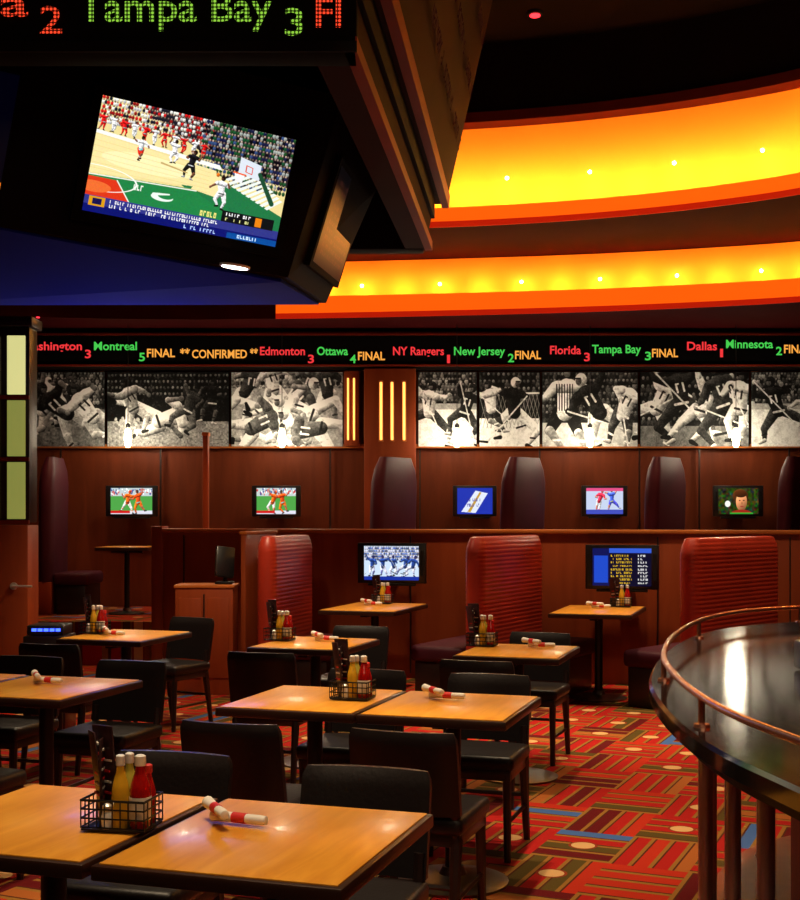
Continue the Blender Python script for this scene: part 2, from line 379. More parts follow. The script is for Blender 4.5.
def tier(name,path,zs,lh,zt,xlit,top_out=.34):
    k=0
    while path[k].x<xlit: k+=1
    b=MB()
    b.loft([off(path,6,zs),off(path,.0,zs)],M_soff,cap=False,closed=False)
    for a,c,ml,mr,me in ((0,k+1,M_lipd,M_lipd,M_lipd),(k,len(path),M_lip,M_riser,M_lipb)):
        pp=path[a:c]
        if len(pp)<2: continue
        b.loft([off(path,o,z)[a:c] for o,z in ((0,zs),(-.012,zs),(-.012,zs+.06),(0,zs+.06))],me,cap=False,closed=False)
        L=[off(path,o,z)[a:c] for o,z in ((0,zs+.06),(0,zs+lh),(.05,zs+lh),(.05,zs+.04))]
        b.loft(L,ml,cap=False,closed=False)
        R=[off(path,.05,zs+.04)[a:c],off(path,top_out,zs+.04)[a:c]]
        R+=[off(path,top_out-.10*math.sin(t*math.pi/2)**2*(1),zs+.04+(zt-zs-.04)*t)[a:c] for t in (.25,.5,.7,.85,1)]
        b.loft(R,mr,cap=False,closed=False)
    return b.finish(name)
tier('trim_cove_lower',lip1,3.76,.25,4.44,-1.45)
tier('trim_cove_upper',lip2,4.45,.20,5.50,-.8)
b=MB(); lip3=off(lip2,.02,0); l3=[Vector(p) for p in lip3]
b.loft([off(l3,4,5.50),off(l3,0,5.50),off(l3,0,5.60)],M_ring,cap=False,closed=False)
b.loft([off(l3,0,5.60),off(l3,.05,5.60),off(l3,.05,6.3)],M_ceil,cap=False,closed=False); b.finish('trim_ceiling_ring')
def lamps(path,o,z,x0,x1,step,E,name,dz,dim=None):
    acc=0;last=path[0];N=normals(path); bm_=MB(); n=0
    for p,nn in zip(path,N):
        acc+=(p-last).length; last=p
        if p.x<x0 or (p.x>x1) or p.y<6: 
            acc=step; continue
        if acc>=step:
            acc=0; q=p+nn*o; q.z=z
            if n%2==0: bm_.lathe([(.0,-.020),(.014,-.014),(.020,0),(.014,.014),(0,.020)],q,M_bulb,8)
            li=bpy.data.lights.new(name,'POINT'); li.energy=E; li.color=(1,.60,.13); li.shadow_soft_size=.04
            lo=bpy.data.objects.new(name,li); COL.objects.link(lo); lo.location=q-nn*.02+Vector((0,0,dz)); n+=1
    bm_.finish(name+'_bulbs')
fine1=catmull(lip1,5); fine2=catmull(lip2,5)
lamps(fine1,.14,4.14,-1.3,6.2,.40,3.2,'cove_lamp',-.07)
lamps(fine2,.09,4.94,-.6,5.1,.40,6.4,'cove_lamp',-.14)
# ---------------- raised platform, partition ----------------
pa=Vector((-2.42,12.6,0)); pb=Vector((6.6,10.5,0)); pd=(pb-pa).normalized(); pn=Vector((-pd.y,pd.x,0))
b=MB()
poly=[(-6,13.0),(-2.40,13.0),(-2.40,12.72),(pb.x+.0,pb.y+.12),(7.45,10.5),(7.45,15.15),(-5.95,15.15)]
b.prism(poly,0.0,.45,M_carpet); b.finish('platform_floor')
b=MB()
ang=math.atan2(pd.y,pd.x); L=(pb-pa).length; mid=(pa+pb)/2
b.box((mid.x,mid.y,.69),(L,.10,1.38),M_part,rot=ang,bev=.006)
b.box((mid.x,mid.y,1.395),(L+.06,.15,.04),M_trim,rot=ang,bev=.01)
k=0
while k*1.15<L:
    q=pa+pd*(k*1.15+.3)-pn*.055; b.box((q.x,q.y,.7),(.012,.010,1.3),M_dark,rot=ang); k+=1
b.box((pa.x+.02,pa.y,.72),(.12,.16,1.44),M_part,rot=ang,bev=.01)
b.finish('booth_partition')
# ---------------- upper wall ----------------
b=MB()
b.box((.7,15.12,2.375),(13.2,.06,.05),M_trim,bev=.008)
b.box((.7,15.12,3.30),(13.2,.06,.03),M_dark)
for x in (60,160,206,330,420,540,640,700,790,860): 
    q=P(x,480,15.1); b.box((q.x,15.13,1.42),(.018,.02,1.9),M_dark)
b.finish('trim_wall_panelling')
def mural_panel(x0,x1,kind):
    D=15.08; w=(x1-x0); W=int(w*2.9); Hh=int(75*2.9)
    c=Cv(W,Hh,(.25,.25,.25)); A=c.A
    g=lambda v:(v,v,v); pick=lambda L: g(float(RNG.choice(L)))
    cr=[g(.15),g(.55),g(.35),g(.75),g(.08),g(.25)]
    if kind=='foot':
        c.rect(0,0,A,1,g(.18)); c.crowd(0,0,A,.42,6,cr); c.a*=.75; c.rect(0,.5,A,1,g(.40)); c.noise(5,.05)
        for i in range(int(3*A)): c.player(RNG.uniform(.1,A-.1),RNG.uniform(.32,.42),.75,RNG.uniform(-.4,.4),pick([.15,.85]),pick([.8,.6]),g(.4),pick([.8,.2]),num=True)
        for i in range(int(3.4*A)): c.player((i+.5)*A/int(3.4*A),RNG.uniform(.50,.62),RNG.uniform(1.0,1.25),RNG.uniform(-.9,.9),pick([.12,.9]),pick([.85,.65]),g(.4),pick([.85,.15]),num=True,spread=.8)
    elif kind=='base':
        c.rect(0,0,A,1,g(.06)); c.noise(12,.03); c.crowd(0,.02,A,.35,4,[g(.1),g(.16),g(.07)]); c.a*=.7; c.rect(0,.66,A,1,g(.52)); c.noise(4,.07)
        c.dots(.1,.62,A*.7,.76,160,.016,[g(.6),g(.7),g(.4)])
        c.player(.42*A,.66,1.15,1.25,g(.85),g(.8),g(.4),g(.12),spread=.8); c.player(.22*A,.50,.9,-.5,g(.55),g(.65),g(.35),g(.1),num=True); c.player(.66*A,.52,.8,.5,g(.2),g(.35),g(.3),g(.1)); c.player(.86*A,.42,.7,.1,g(.12),g(.15),g(.3),g(.08))
    elif kind=='tackle':
        c.rect(0,0,A,1,g(.5)); c.crowd(0,0,A,.25,3,cr); c.rect(0,.22,A,1,g(.62)); c.noise(6,.05); c.noise(2,.03)
        for xx,yy,an,j in ((.12,.28,.2,.2),(.38,.25,-.3,.85),(.62,.27,.4,.25),(.86,.3,-.2,.2)): c.player(xx*A,yy,.95,an,g(j),g(.85),g(.5),g(.85 if j<.5 else .2),num=True)
        for xx,yy,an,j in ((.25,.56,1.3,.9),(.52,.50,.8,.25),(.72,.58,-1.25,.88),(.45,.72,1.5,.9),(.8,.75,-1.4,.3),(.18,.76,1.2,.3)): c.player(xx*A,yy,1.15,an,g(j),g(.9),g(.5),g(.85),num=True,spread=.8)
    elif kind=='hockey':
        c.crowd(0,0,A,.5,7,cr); c.a*=.8; c.rect(0,.42,A,.50,g(.62)); c.rect(0,.5,A,1,g(.84)); c.noise(7,.03); c.noise(2,.02)
        n=max(2,int(2.2*A))
        for i in range(n): c.player((i+.5)*A/n+RNG.uniform(-.05,.05),RNG.uniform(.50,.60),RNG.uniform(.85,1.05),RNG.uniform(-.5,.5),pick([.10,.8]),pick([.1,.2]),g(.5),pick([.1,.85]),stick=True,num=True,spread=.8)
    elif kind=='goal':
        c.rect(0,0,A,1,g(.12)); c.crowd(0,0,A,.38,4,[g(.1),g(.4),g(.2),g(.06)]); c.a*=.7; c.rect(0,.62,A,1,g(.85)); c.noise(6,.03)
        for i in range(16): c.cap(i*A/16,.3,i*A/16+.12,.75,.003,.003,g(.55),0); c.cap(i*A/16+.12,.3,i*A/16,.75,.003,.003,g(.5),0)
        c.cap(.02,.3,A,.28,.012,.012,g(.9),0); c.player(.58*A,.55,1.0,.1,g(.1),g(.85),g(.5),g(.9),stick=True,spread=.9); c.player(.2*A,.5,.8,-.3,g(.9),g(.2),g(.5),g(.1),stick=True)
    elif kind=='basket':
        c.rect(0,0,A,1,g(.07)); c.crowd(0,.05,A,.7,6,[g(.06),g(.14),g(.28),g(.1)]); c.a*=.75; c.rect(0,.72,A,1,g(.42)); c.noise(8,.03)
        for xx,yy,an,j,S in ((.15,.5,.5,.85,1.15),(.38,.42,-.2,.15,1.2),(.56,.52,.3,.85,1.2),(.76,.45,-.35,.2,1.2),(.92,.5,.2,.85,1.1)): c.player(xx*A,yy,S,an,g(j),g(j),g(.42),g(.10),num=True,spread=.8,stick=True)
    else:
        c.crowd(0,0,A,.6,7,[g(.1),g(.22),g(.4),g(.15)]); c.a*=.7; c.rect(0,.68,A,1,g(.7)); c.noise(8,.04)
        c.player(.24*A,.55,1.35,0,g(.8),g(.08),g(.55),g(.1),spread=.6)
        for i in range(7): c.rect(A*.24-.12+i*.035,.16,A*.24-.104+i*.035,.52,g(.06))
        c.player(.60*A,.55,1.25,-.5,g(.12),g(.7),g(.5),g(.85),stick=True,num=True); c.player(.84*A,.58,1.1,.5,g(.85),g(.2),g(.5),g(.2),num=True,stick=True)
    c.noise(14,.03); c.noise(3,.03); c.noise(1,.025); m=c.a.mean(-1,keepdims=True)
    m=np.clip((m-.05)*1.2,0,1); c.a=np.clip(m*np.array([.97,.98,.98]),0,1)
    c.a[:,:2]*=.2; c.a[:,-2:]*=.2
    TL=P(x0,372,D); BR=P(x1,446.5,D)
    return c.mesh('sports_mural',TL,(BR.x-TL.x,0,0),(0,0,BR.z-TL.z),M_mural)
for a in ((30,105,'foot'),(107,229,'base'),(231,343,'tackle'),(418,477,'hockey'),(479,540,'goal'),(542,638,'ref'),(640,749,'basket'),(751,850,'hockey')):
    mural_panel(*a)
b=MB(); q0=P(364,450,14.85); q1=P(416,370,14.85)
b.box(((q0.x+q1.x)/2,14.98,1.87),(q1.x-q0.x,.22,2.82),M_part,bev=.01)
for x in (381,392,404):
    a=P(x,440,14.86); c=P(x,382,14.86)
    b.box((a.x,14.866,(a.z+c.z)/2),(.03,.02,c.z-a.z),M_slot,bev=.005); b.box((a.x,14.869,(a.z+c.z)/2),(.055,.015,c.z-a.z+.04),M_trim,bev=.005)
q0=P(344,450,15.0); q1=P(359,370,15.0); b.box(((q0.x+q1.x)/2,15.06,2.82),(q1.x-q0.x,.1,.90),M_part,bev=.008)
for x in (348,354):
    a=P(x,440,15.0); c=P(x,378,15.0); b.box((a.x,15.006,(a.z+c.z)/2),(.022,.02,c.z-a.z),M_slot,bev=.004)
b.finish('column_with_light_slots')
b=MB(); q=P(206,480,14.2); b.box((q.x,14.2,1.45),(.06,.10,2.0),M_part,bev=.006); b.box((q.x,14.2,2.46),(.08,.12,.04),M_trim,bev=.006); b.finish('wood_post')
# ticker
b=MB(); zt,zb=P(0,334,14.85).z,P(0,366,14.85).z
b.box((.7,14.98,(zt+zb)/2),(12.6,.2,zt-zb),M_matte,bev=.01)
b.box((.7,14.875,zt+.0),(12.6,.03,.02),M_brown); b.box((.7,14.875,zb+.01),(12.6,.03,.02),M_brown)
yf=14.872
items=[('ashington',33,82,350,'r'),('3',85,91,358,'r'),('Montreal',94,137,350,'g'),('5',139,145,361,'g'),('FINAL',147,175,357,'y'),('**',180,190,357,'y'),('CONFIRMED',192,247,358,'y'),('**',250,258,357,'y'),('Edmonton',260,305,355,'r'),('3',308,314,363,'r'),('Ottawa',317,348,355,'g'),('4',350,356,363,'g'),('FINAL',358,385,360,'y'),('NY Rangers',393,444,355,'r'),('1',447,450,363,'r'),('New Jersey',454,505,355,'g'),('2',508,514,362,'g'),('FINAL',515,541,359,'y'),('Florida',550,581,354,'r'),('3',584,590,361,'r'),('Tampa Bay',592,641,353,'g'),('3',645,651,360,'g'),('FINAL',652,678,357,'y'),('Dallas',687,717,350,'r'),('1',720,723,357,'r'),('Minnesota',726,773,348,'g'),('2',776,782,355,'g'),('FINAL',784,811,353,'y'),('Calgary',820,860,350,'r')]
MM={'r':L_red,'g':L_grn,'y':L_yel}
for t,x0,x1,y,c in items:
    p=P(x0,y,yf); p.y=yf-.002
    b.text(t,p,(x1-x0)*yf/F,8.2*yf/F,MM[c])
b.finish('led_ticker',smooth=False)
# pendants
b0=MB()
b0.lathe([(.018,-.12),(.034,-.10),(.045,-.02),(.040,.05),(.024,.10)],(0,0,0),M_pend,16)
b0.lathe([(.026,.10),(.028,.14),(.01,.16)],(0,0,0),M_iron,12); b0.tube([(0,0,.15),(0,0,1.30)],.004,M_iron,6)
pm=None
for x in (128,282,457,590,736):
    q=P(x,437,14.6)
    if pm is None: o=b0.finish('pendant_lamp',q); pm=o.data
    else: inst('pendant_lamp',pm,q)
    for dy,E in ((.20,10),(-.13,14)):
        li=bpy.data.lights.new('pendant_light','POINT'); li.energy=E; li.color=(1,.85,.62); li.shadow_soft_size=.05
        lo=bpy.data.objects.new('pendant_light',li); COL.objects.link(lo); lo.location=q+Vector((0,dy,.02))
# ---------------- TVs ----------------
def tvpic(kind,w=140,h=80):
    c=Cv(w,h,(.1,.2,.4)); A=c.A
    if kind==0:
        c.rect(0,0,A,1,(.30,.62,.28)); c.rect(0,0,A,.3,(.75,.8,.8)); c.dots(0,0,A,.28,60,.03,[(.8,.2,.2),(.2,.3,.6),(1,1,1)]); c.rect(0,.86,A,1,(.85,.85,.9))
        c.player(.7,.55,1.0,.2,(.9,.35,.1),(.95,.9,.85),(.7,.4,.3),(.9,.3,.1)); c.player(1.15,.55,1.0,-.3,(.9,.3,.1),(.9,.4,.1),(.7,.4,.3),(.2,.2,.2)); c.rect(0,.86,.8,.95,(.8,.1,.1))
    elif kind==1:
        c.rect(0,0,A,1,(.12,.2,.65)); c.poly([(.2,.9),(.9,.1),(1.5,.2),(.9,.95)],(.85,.88,.95)); c.poly([(.5,.9),(1.1,.15),(1.2,.17),(.65,.92)],(.75,.6,.2)); c.ftext(.5,.4,1.2,.5,(.2,.2,.6),8); c.ftext(.5,.6,1.1,.7,(.2,.2,.6),8)
    elif kind==2:
        c.rect(0,0,A,1,(.75,.8,.9)); c.player(.6,.5,1.0,.2,(.9,.2,.3),(.9,.9,.9),(.8,.5,.4),(.8,.2,.2)); c.player(1.2,.5,1.0,-.2,(.3,.4,.9),(.3,.3,.8),(.8,.5,.4),(.3,.2,.1)); c.rect(0,.82,A,1,(.25,.3,.7)); c.rect(0,0,A,.12,(.85,.3,.5))
    elif kind==3:
        c.rect(0,0,A,1,(.16,.22,.08)); c.noise(6,.08,col=True); c.ell(.95,.30,.34,.26,(.30,.16,.07),.4); c.ell(1.0,.52,.24,.36,(.85,.55,.36),.4); c.ell(.97,.22,.27,.14,(.28,.14,.06),.3); c.ell(.92,.47,.035,.02,(.1,.05,.05)); c.ell(1.1,.47,.035,.02,(.1,.05,.05)); c.ell(1.02,.58,.03,.05,(.65,.4,.26)); c.ell(1.02,.70,.08,.022,(.6,.2,.18)); c.ell(1.0,1.02,.5,.2,(.6,.15,.1)); c.rect(.5,.93,1.5,1,(.2,.6,.2)); c.ell(.4,.6,.12,.12,(.95,.95,.9))
    elif kind==4:
        c.rect(0,0,A,1,(.78,.86,.95)); c.crowd(0,0,A,.4,5,[(.3,.4,.7),(.8,.8,.9),(.2,.25,.4)]); 
        for x in (.25,.6,.95,1.3,1.55): c.player(x,.6,.7,RNG.uniform(-.4,.4),(.15,.25,.5),(.85,.85,.95),(.4,.4,.6),(.1,.1,.3),stick=True)
        c.rect(0,.88,A,1,(.1,.2,.6))
    elif kind==5:
        c.rect(0,0,A,1,(.05,.09,.32)); c.rect(.5,0,A,.12,(.2,.35,.8)); c.rect(.5,.13,A,.98,(.03,.05,.16))
        for i in range(9): c.ftext(.55,.17+i*.09,1.2,.215+i*.09,(.85,.68,.15),12); c.ftext(1.35,.17+i*.09,1.65,.215+i*.09,(.85,.85,.85),4)
        c.rect(.05,.2,.45,.9,(.12,.28,.75))
    elif kind==6:
        c.rect(0,0,A,1,(.04,.04,.055))
        for i in range(10): c.ftext(.2,.12+i*.08,1.5,.15+i*.08,(.32,.17,.14),24)
    elif kind==7:
        c.rect(0,0,A,1,(.01,.02,.07))
        for i in range(9): c.ftext(.2,.12+i*.08,1.6,.16+i*.08,(.06,.12,.35),24)
        c.rect(0,.9,A,.97,(.9,.5,.1))
    return c
def tv(name,cpos,w,h,yaw,kind,bracket=.12):
    ux=Vector((math.cos(yaw),math.sin(yaw),0)); n=Vector((math.sin(yaw),-math.cos(yaw),0))
    b=MB(); c=Vector(cpos)
    b.box(c,(w,.045,h),M_black,rot=yaw,bev=.008)
    b.box(c+Vector((0,0,-h/2-.012)),(w*.7,.035,.024),M_black,rot=yaw,bev=.006)
    b.box(c-n*(.03+bracket/2),(.14,bracket,.14),M_iron,rot=yaw,bev=.005)
    for s in (-1,1): b.box(c+ux*(s*(w/2-.035))+n*.024,(.03,.004,h*.6),M_iron,rot=yaw)
    o=b.finish(name)
    cv=tvpic(kind); iw=w*.80; ih=h*.84
    TL=c-ux*iw/2+Vector((0,0,ih/2))+n*.0265
    cv.mesh('screen',TL,ux*iw,(0,0,-ih),M_screen,parent=o); return o
for x,k,w in ((131,0,52),(276,0,49),(475,1,44),(605,2,46),(739,3,50)):
    q=P(x,501,14.85); tv('wall_television',(q.x,14.9,q.z),w*14.85/F,31*14.85/F,0,k,.18)
q=P(392,563,11.86); tv('wall_television',q,.66,.38,ang,4,.10)
q=P(622,567,11.32); tv('wall_television',q,.65,.40,ang,5,.10)
# ---------------- booths ----------------
def stadium(c,d,L,t,z,n=6):
    d=d.normalized(); s=Vector((d.y,-d.x,0)); pts=[]
    for k in range(n+1):
        a=-math.pi/2+math.pi*k/n; pts.append(c+d*(L/2-t)+d*(t*math.cos(a))-s*(t*math.sin(a))+Vector((0,0,z)))
    for k in range(n+1):
        a=math.pi/2+math.pi*k/n; pts.append(c-d*(L/2-t)+d*(t*math.cos(a))-s*(t*math.sin(a))+Vector((0,0,z)))
    return pts
def booth(near,far,z0,z1,mat,ribs,thick=.09,sides=(1,-1),seatmat=M_purple,name='booth_bench',sw=.5):
    a=Vector((*near,0)); f=Vector((*far,0)); d=f-a; L=d.length; c=(a+f)/2; dn=d.normalized(); s=Vector((dn.y,-dn.x,0)); yw=math.atan2(dn.y,dn.x)
    b=MB(); rings=[]; zb=z0+.36; n=int((z1-zb)/.034) if ribs else 1
    if ribs:
        hh=(z1-zb)/n
        for i in range(n):
            for k,q in ((0,.0),(.2,.7),(.5,1),(.8,.7)):
                top=max(0,(i+k)/n-.86)/.14; rings.append(stadium(c,d,L-.10*top**2,(thick-.004+.004*q)*(1-.35*top**2),zb+hh*(i+k)))
        rings.append(stadium(c,d,L-.14,thick*.4,z1))
    else:
        for k in range(11):
            t=k/10; top=max(0,t-.75)/.25; rings.append(stadium(c+dn*(.06*t*t),d,L-.22*top**2,thick*(1-.5*top**3),zb+(z1-zb)*t))
    b.loft(rings,mat)
    b.box(c+Vector((0,0,z0+.18)),(L*.98,thick*1.7,.36),M_part,rot=yw,bev=.01)
    for sd in sides:
        cc=c+s*sd*(sw/2+thick)
        b.box(cc+Vector((0,0,z0+.39)),(L*.98,sw,.14),seatmat,rot=yw,bev=.04,seg=3)
        b.box(cc+Vector((0,0,z0+.16)),(L*.94,sw-.08,.32),M_dark,rot=yw,bev=.005)
    return b.finish(name)
def PX(x,D): return ((x-400)*D/F,D)
booth(PX(264,10.7),PX(306,11.7),0,1.37,M_vinyl,True,sides=(1,))
booth(PX(472,10.3),PX(536,11.5),0,1.37,M_vinyl,True)
booth(PX(686,9.8),PX(772,10.9),0,1.37,M_vinyl,True)
for x0,x1 in ((372,412),(503,540),(648,680),(780,826)):
    booth(PX(x0,13.9),PX(x1,14.5),.45,2.20,M_purple,False,sides=(1,-1),sw=.34)
booth(PX(44,13.9),PX(62,14.6),.45,2.20,M_purple,False,sides=(1,),sw=.4)
b=MB(); b.box((-1.30,11.62,.69),(.05,.7,1.38),M_part,rot=-TH,bev=.008); b.box((-1.30,11.62,1.39),(.07,.72,.03),M_trim,rot=-TH,bev=.006); b.finish('booth_end_panel')
# ---------------- tables ----------------
def table_mesh(w,d,h=.75):
    b=MB(); b.box((0,0,h-.022),(w,d,.036),M_edge,bev=.006); b.box((0,0,h-.003),(w-.03,d-.03,.006),M_table,bev=.002)
    b.box((0,0,h-.055),(w*.6,.06,.03),M_iron); b.box((0,0,h-.055),(.06,d*.6,.03),M_iron)
    b.tube([(0,0,.03),(0,0,h-.04)],.034,M_iron,14)
    b.lathe([(.23,0),(.235,.012),(.20,.022),(.06,.04),(.045,.07)],(0,0,0),M_base,28)
    return b
tb=table_mesh(.615,.72); t0=None
TAB=[(-.310,3.14),(-.915,3.33),(.224,5.32),(-.372,5.51),(-.53,7.90),(.70,7.45),(-1.83,8.42),(-1.65,5.88),(-2.255,6.07)]
for x,y in TAB:
    if t0 is None: o=tb.finish('dining_table',(x,y,0),-TH); t0=o.data
    else: inst('dining_table',t0,(x,y,0),-TH)
bt=table_mesh(.68,1.0); o=bt.finish('booth_table',(-.22,11.0,0),-TH); btm=o.data
inst('booth_table',btm,(1.68,10.65,0),-TH)
inst('booth_table',btm,(P(127,545,14.0).x,14.0,.45),0,sc=(.85,.6,1))
for x in (300,452,585,726): inst('booth_table',btm,(P(x,545,14.0).x,14.05,.45),-.3,sc=(.6,.7,1))
# ---------------- chairs ----------------
def chair():
    b=MB()
    b.box((0,0,.435),(.42,.41,.07),M_leather,bev=.025,seg=3)
    b.box((0,0,.385),(.39,.38,.05),M_dark,bev=.004)
    for sx in (-1,1):
        b.tube([(sx*.175,.17,.39),(sx*.18,.185,0)],[.022,.016],M_dark,8)
        b.tube([(sx*.18,-.17,.39),(sx*.185,-.235,0)],[.024,.016],M_dark,8)
        b.tube([(sx*.18,-.17,.38),(sx*.18,-.19,.55)],[.022,.018],M_dark,8)
        b.tube([(sx*.178,.178,.17),(sx*.183,-.20,.17)],.010,M_dark,6)
    b.tube([(-.18,-.205,.22),(.18,-.205,.22)],.010,M_dark,6)
    rings=[]
    for i in range(13):
        z=.475+.305*i/12; t=i/12; y=-.185-.06*t; e=max(0,(t-.86)/.14); hw=.203*(1-.06*e**2); th=.026*(1-.55*e**2) ; pts=[]
        for k in range(13):
            a=-1+2*k/12; pts.append((a*hw,y-.030*(1-a*a)+th*(1-.5*abs(a)**6),z))
        for k in range(12,-1,-1):
            a=-1+2*k/12; pts.append((a*hw,y-.030*(1-a*a)-th*(1-.5*abs(a)**6),z))
        rings.append(pts)
    b.loft(rings,M_leather)
    return b
cb=chair(); c0=None
def near(t,dd=.60,sh=0): return (TAB[t][0]-math.sin(TH)*dd+math.cos(TH)*sh, TAB[t][1]-math.cos(TH)*dd-math.sin(TH)*sh)
def farc(t,dd=.55,sh=0): return (TAB[t][0]+math.sin(TH)*dd+math.cos(TH)*sh, TAB[t][1]+math.cos(TH)*dd-math.sin(TH)*sh)
CH=[(near(0,.62),0),(near(1,.62),0),(farc(0,.48,.0),1),(farc(1,.52,-.04),1),(near(2,.60,.045),0),(near(3,.62,.0),0),(farc(2,.55,-.03),1),(farc(3,.55,-.03),1),
    (near(4,.62),0),(farc(4,.62),1),(near(5,.58,-.05),0),(farc(5,.58,-.04),1),(near(6,.68),0),(near(7,.66),0),(farc(7,.55),1),(near(8,.66),0),(farc(8,.58),1)]
for (x,y),f in CH:
    r=-TH+(math.pi if f else 0)+RNG.uniform(-.05,.05)
    if c0 is None: o=cb.finish('dining_chair',(x,y,0),r); c0=o.data
    else: inst('dining_chair',c0,(x,y,0),r)
inst('dining_chair',c0,(-1.68,9.25,0),math.radians(150))
# ---------------- caddies, napkins ----------------
def bottle(b,c,m,cap,label=True,h=.19,r=.029):
    b.lathe([(r*.9,0),(r,.008),(r,h*.52),(r*.85,h*.62),(r*.48,h*.78),(r*.42,h*.86)],c,m,16)
    if label: b.lathe([(r*1.02,h*.12),(r*1.03,h*.13),(r*1.03,h*.42),(r*1.02,h*.43)],c,M_label,16)
    b.lathe([(r*.52,h*.85),(r*.55,h*.87),(r*.52,h*.98),(r*.3,h)],c,cap,12)
def caddy():
    b=MB(); w,d=.085,.06
    for z in (.012,.035,.058,.08): b.tube([(-w,-d,z),(w,-d,z),(w,d,z),(-w,d,z)],.0025 if z<.08 else .0035,M_iron,6,closed=True)
    for k in range(9):
        x=-w+2*w*k/8
        for s in (-1,1): b.tube([(x,s*d,.01),(x,s*d,.08)],.0018,M_iron,5)
    for k in range(6):
        y=-d+2*d*k/5
        for s in (-1,1): b.tube([(s*w,y,.01),(s*w,y,.08)],.0018,M_iron,5)
    b.box((0,0,.006),(2*w,2*d,.004),M_iron)
    bottle(b,(.058,-.02,.008),M_ketch,M_cap,h=.185,r=.027); bottle(b,(.008,.028,.008),M_mayo,M_cap,False,.18,.022); bottle(b,(.008,-.028,.008),M_must,M_cap,False,.185,.022)
    bottle(b,(.055,.038,.008),M_ketch,M_redp,False,.15,.02)
    for k,(x,a,t) in enumerate(((-.045,.08,.25),(-.060,.14,.235),(-.034,.02,.22))):
        Mx=Matrix.Rotation(-a,4,'Y')@Matrix.Rotation(.95-.35*k,4,'Z'); b.box((x-.008*k,0,.010+t/2),(.004,.10,t),M_menu,M=Mx,bev=.001)
        for j in range(6): b.box((x-.008*k+.001,-.003,.010+t*(.32+.11*j)),(.006,.070-.012*(j%3),t*.022),M_label if j%2 else M_redp,M=Mx)
    b.lathe([(.014,0),(.016,.03),(.012,.045)],(-.02,-.045,.008),M_cap,10); b.lathe([(.012,0),(.013,.012),(.006,.018)],(-.02,-.045,.053),M_steel,10)
    return b
cd=caddy(); cm=None
for x,y,z,r in ((-.71,3.22,.751,.1),(-.205,5.47,.751,0),(-.765,8.02,.751,0),(.50,7.68,.751,0),(-2.06,8.5,.751,0),(-.16,11.35,.751,0),(1.92,10.95,.751,0)):
    if cm is None: o=cd.finish('condiment_caddy',(x,y,z),-TH+r); cm=o.data
    else: inst('condiment_caddy',cm,(x,y,z),-TH+r)
def napk():
    b=MB()
    for a,zz,o in ((-.42,.017,(.035,.010)),(-1.15,.040,(-.025,.015))):
        c,s=math.cos(a),math.sin(a); q=lambda t:(o[0]+c*t,o[1]+s*t,zz)
        b.tube([q(-.082),q(-.080),q(-.05),q(-.02),q(.03),q(.060),q(.080),q(.082)],[.008,.0165,.0145,.0125,.0125,.0135,.0115,.006],M_white,12)
        b.tube([q(-.018),q(.022)],[.0138,.0138],M_redp,14)
    return b
nk=napk(); nm=None
for x,y in ((-.45,3.24),(.17,5.45),(-1.70,5.96),(.82,7.58),(-.50,8.0),(-1.93,8.35),(-.27,11.15),(1.70,10.8)):
    if nm is None: o=nk.finish('napkin_roll',(x,y,.752),0); nm=o.data
    else: inst('napkin_roll',nm,(x,y,.752),random.uniform(-.1,.5))
# ---------------- bar ----------------
edge=catmull([(.86,1.3,0),(.711,2.24,0),(.66,2.6,0),(.656,2.95,0),(.688,3.36,0),(.756,3.78,0),(.93,4.41,0),(1.20,5.08,0),(1.52,5.52,0),(2.0,5.78,0),(2.7,5.85,0),(3.2,5.8,0)],5)
N=normals(edge)
def inset(o): return [(p-n*o) for p,n in zip(edge,N)]
def barpoly(o,xr=3.3): 
    e=inset(o); return [(p.x,p.y) for p in e]+[(xr,1.3)]
b=MB()
b.loft([[(x,y,1.02) for x,y in barpoly(0)],[(x,y,1.025) for x,y in barpoly(-.008)],[(x,y,1.058) for x,y in barpoly(-.008)],[(x,y,1.066) for x,y in barpoly(0)]],M_granite)
b.loft([[(x,y,.99) for x,y in barpoly(.03)],[(x,y,1.02) for x,y in barpoly(.03)]],M_dark)
b.loft([[(x,y,.0) for x,y in barpoly(.42)],[(x,y,.99) for x,y in barpoly(.42)]],M_wall)
b.loft([[(x,y,.0) for x,y in barpoly(.10)],[(x,y,.14) for x,y in barpoly(.10)]],M_part)
ins=inset(.035); b.tube([(p.x,p.y,1.135) for p in ins[1:44]],.009,M_copper,10)
for i in (3,14,24,34,43):
    p=ins[i]; b.tube([(p.x,p.y,1.06),(p.x,p.y,1.135)],.008,M_copper,8); b.lathe([(.02,0),(.018,.008)],(p.x,p.y,1.066),M_copper,12)
for x,y in ((.80,3.3),(.766,2.9),(.755,2.6),(.80,2.2),(1.10,4.45),(1.50,5.2),(2.1,5.6)):
    b.tube([(x,y,.14),(x,y,1.0)],.019,M_steel,14); b.lathe([(.035,0),(.033,.012),(.02,.02)],(x,y,.14),M_steel,14); b.lathe([(.02,0),(.035,.01)],(x,y,.98),M_steel,14)
b.finish('bar_counter')
b=MB(); q=P(812,672,3.9); b.box((q.x+.04,3.9,1.070+.045),(.16,.12,.09),M_black,bev=.01); b.box((q.x+.04,3.9,1.070+.1),(.12,.08,.02),M_white,bev=.004); b.finish('napkin_dispenser')
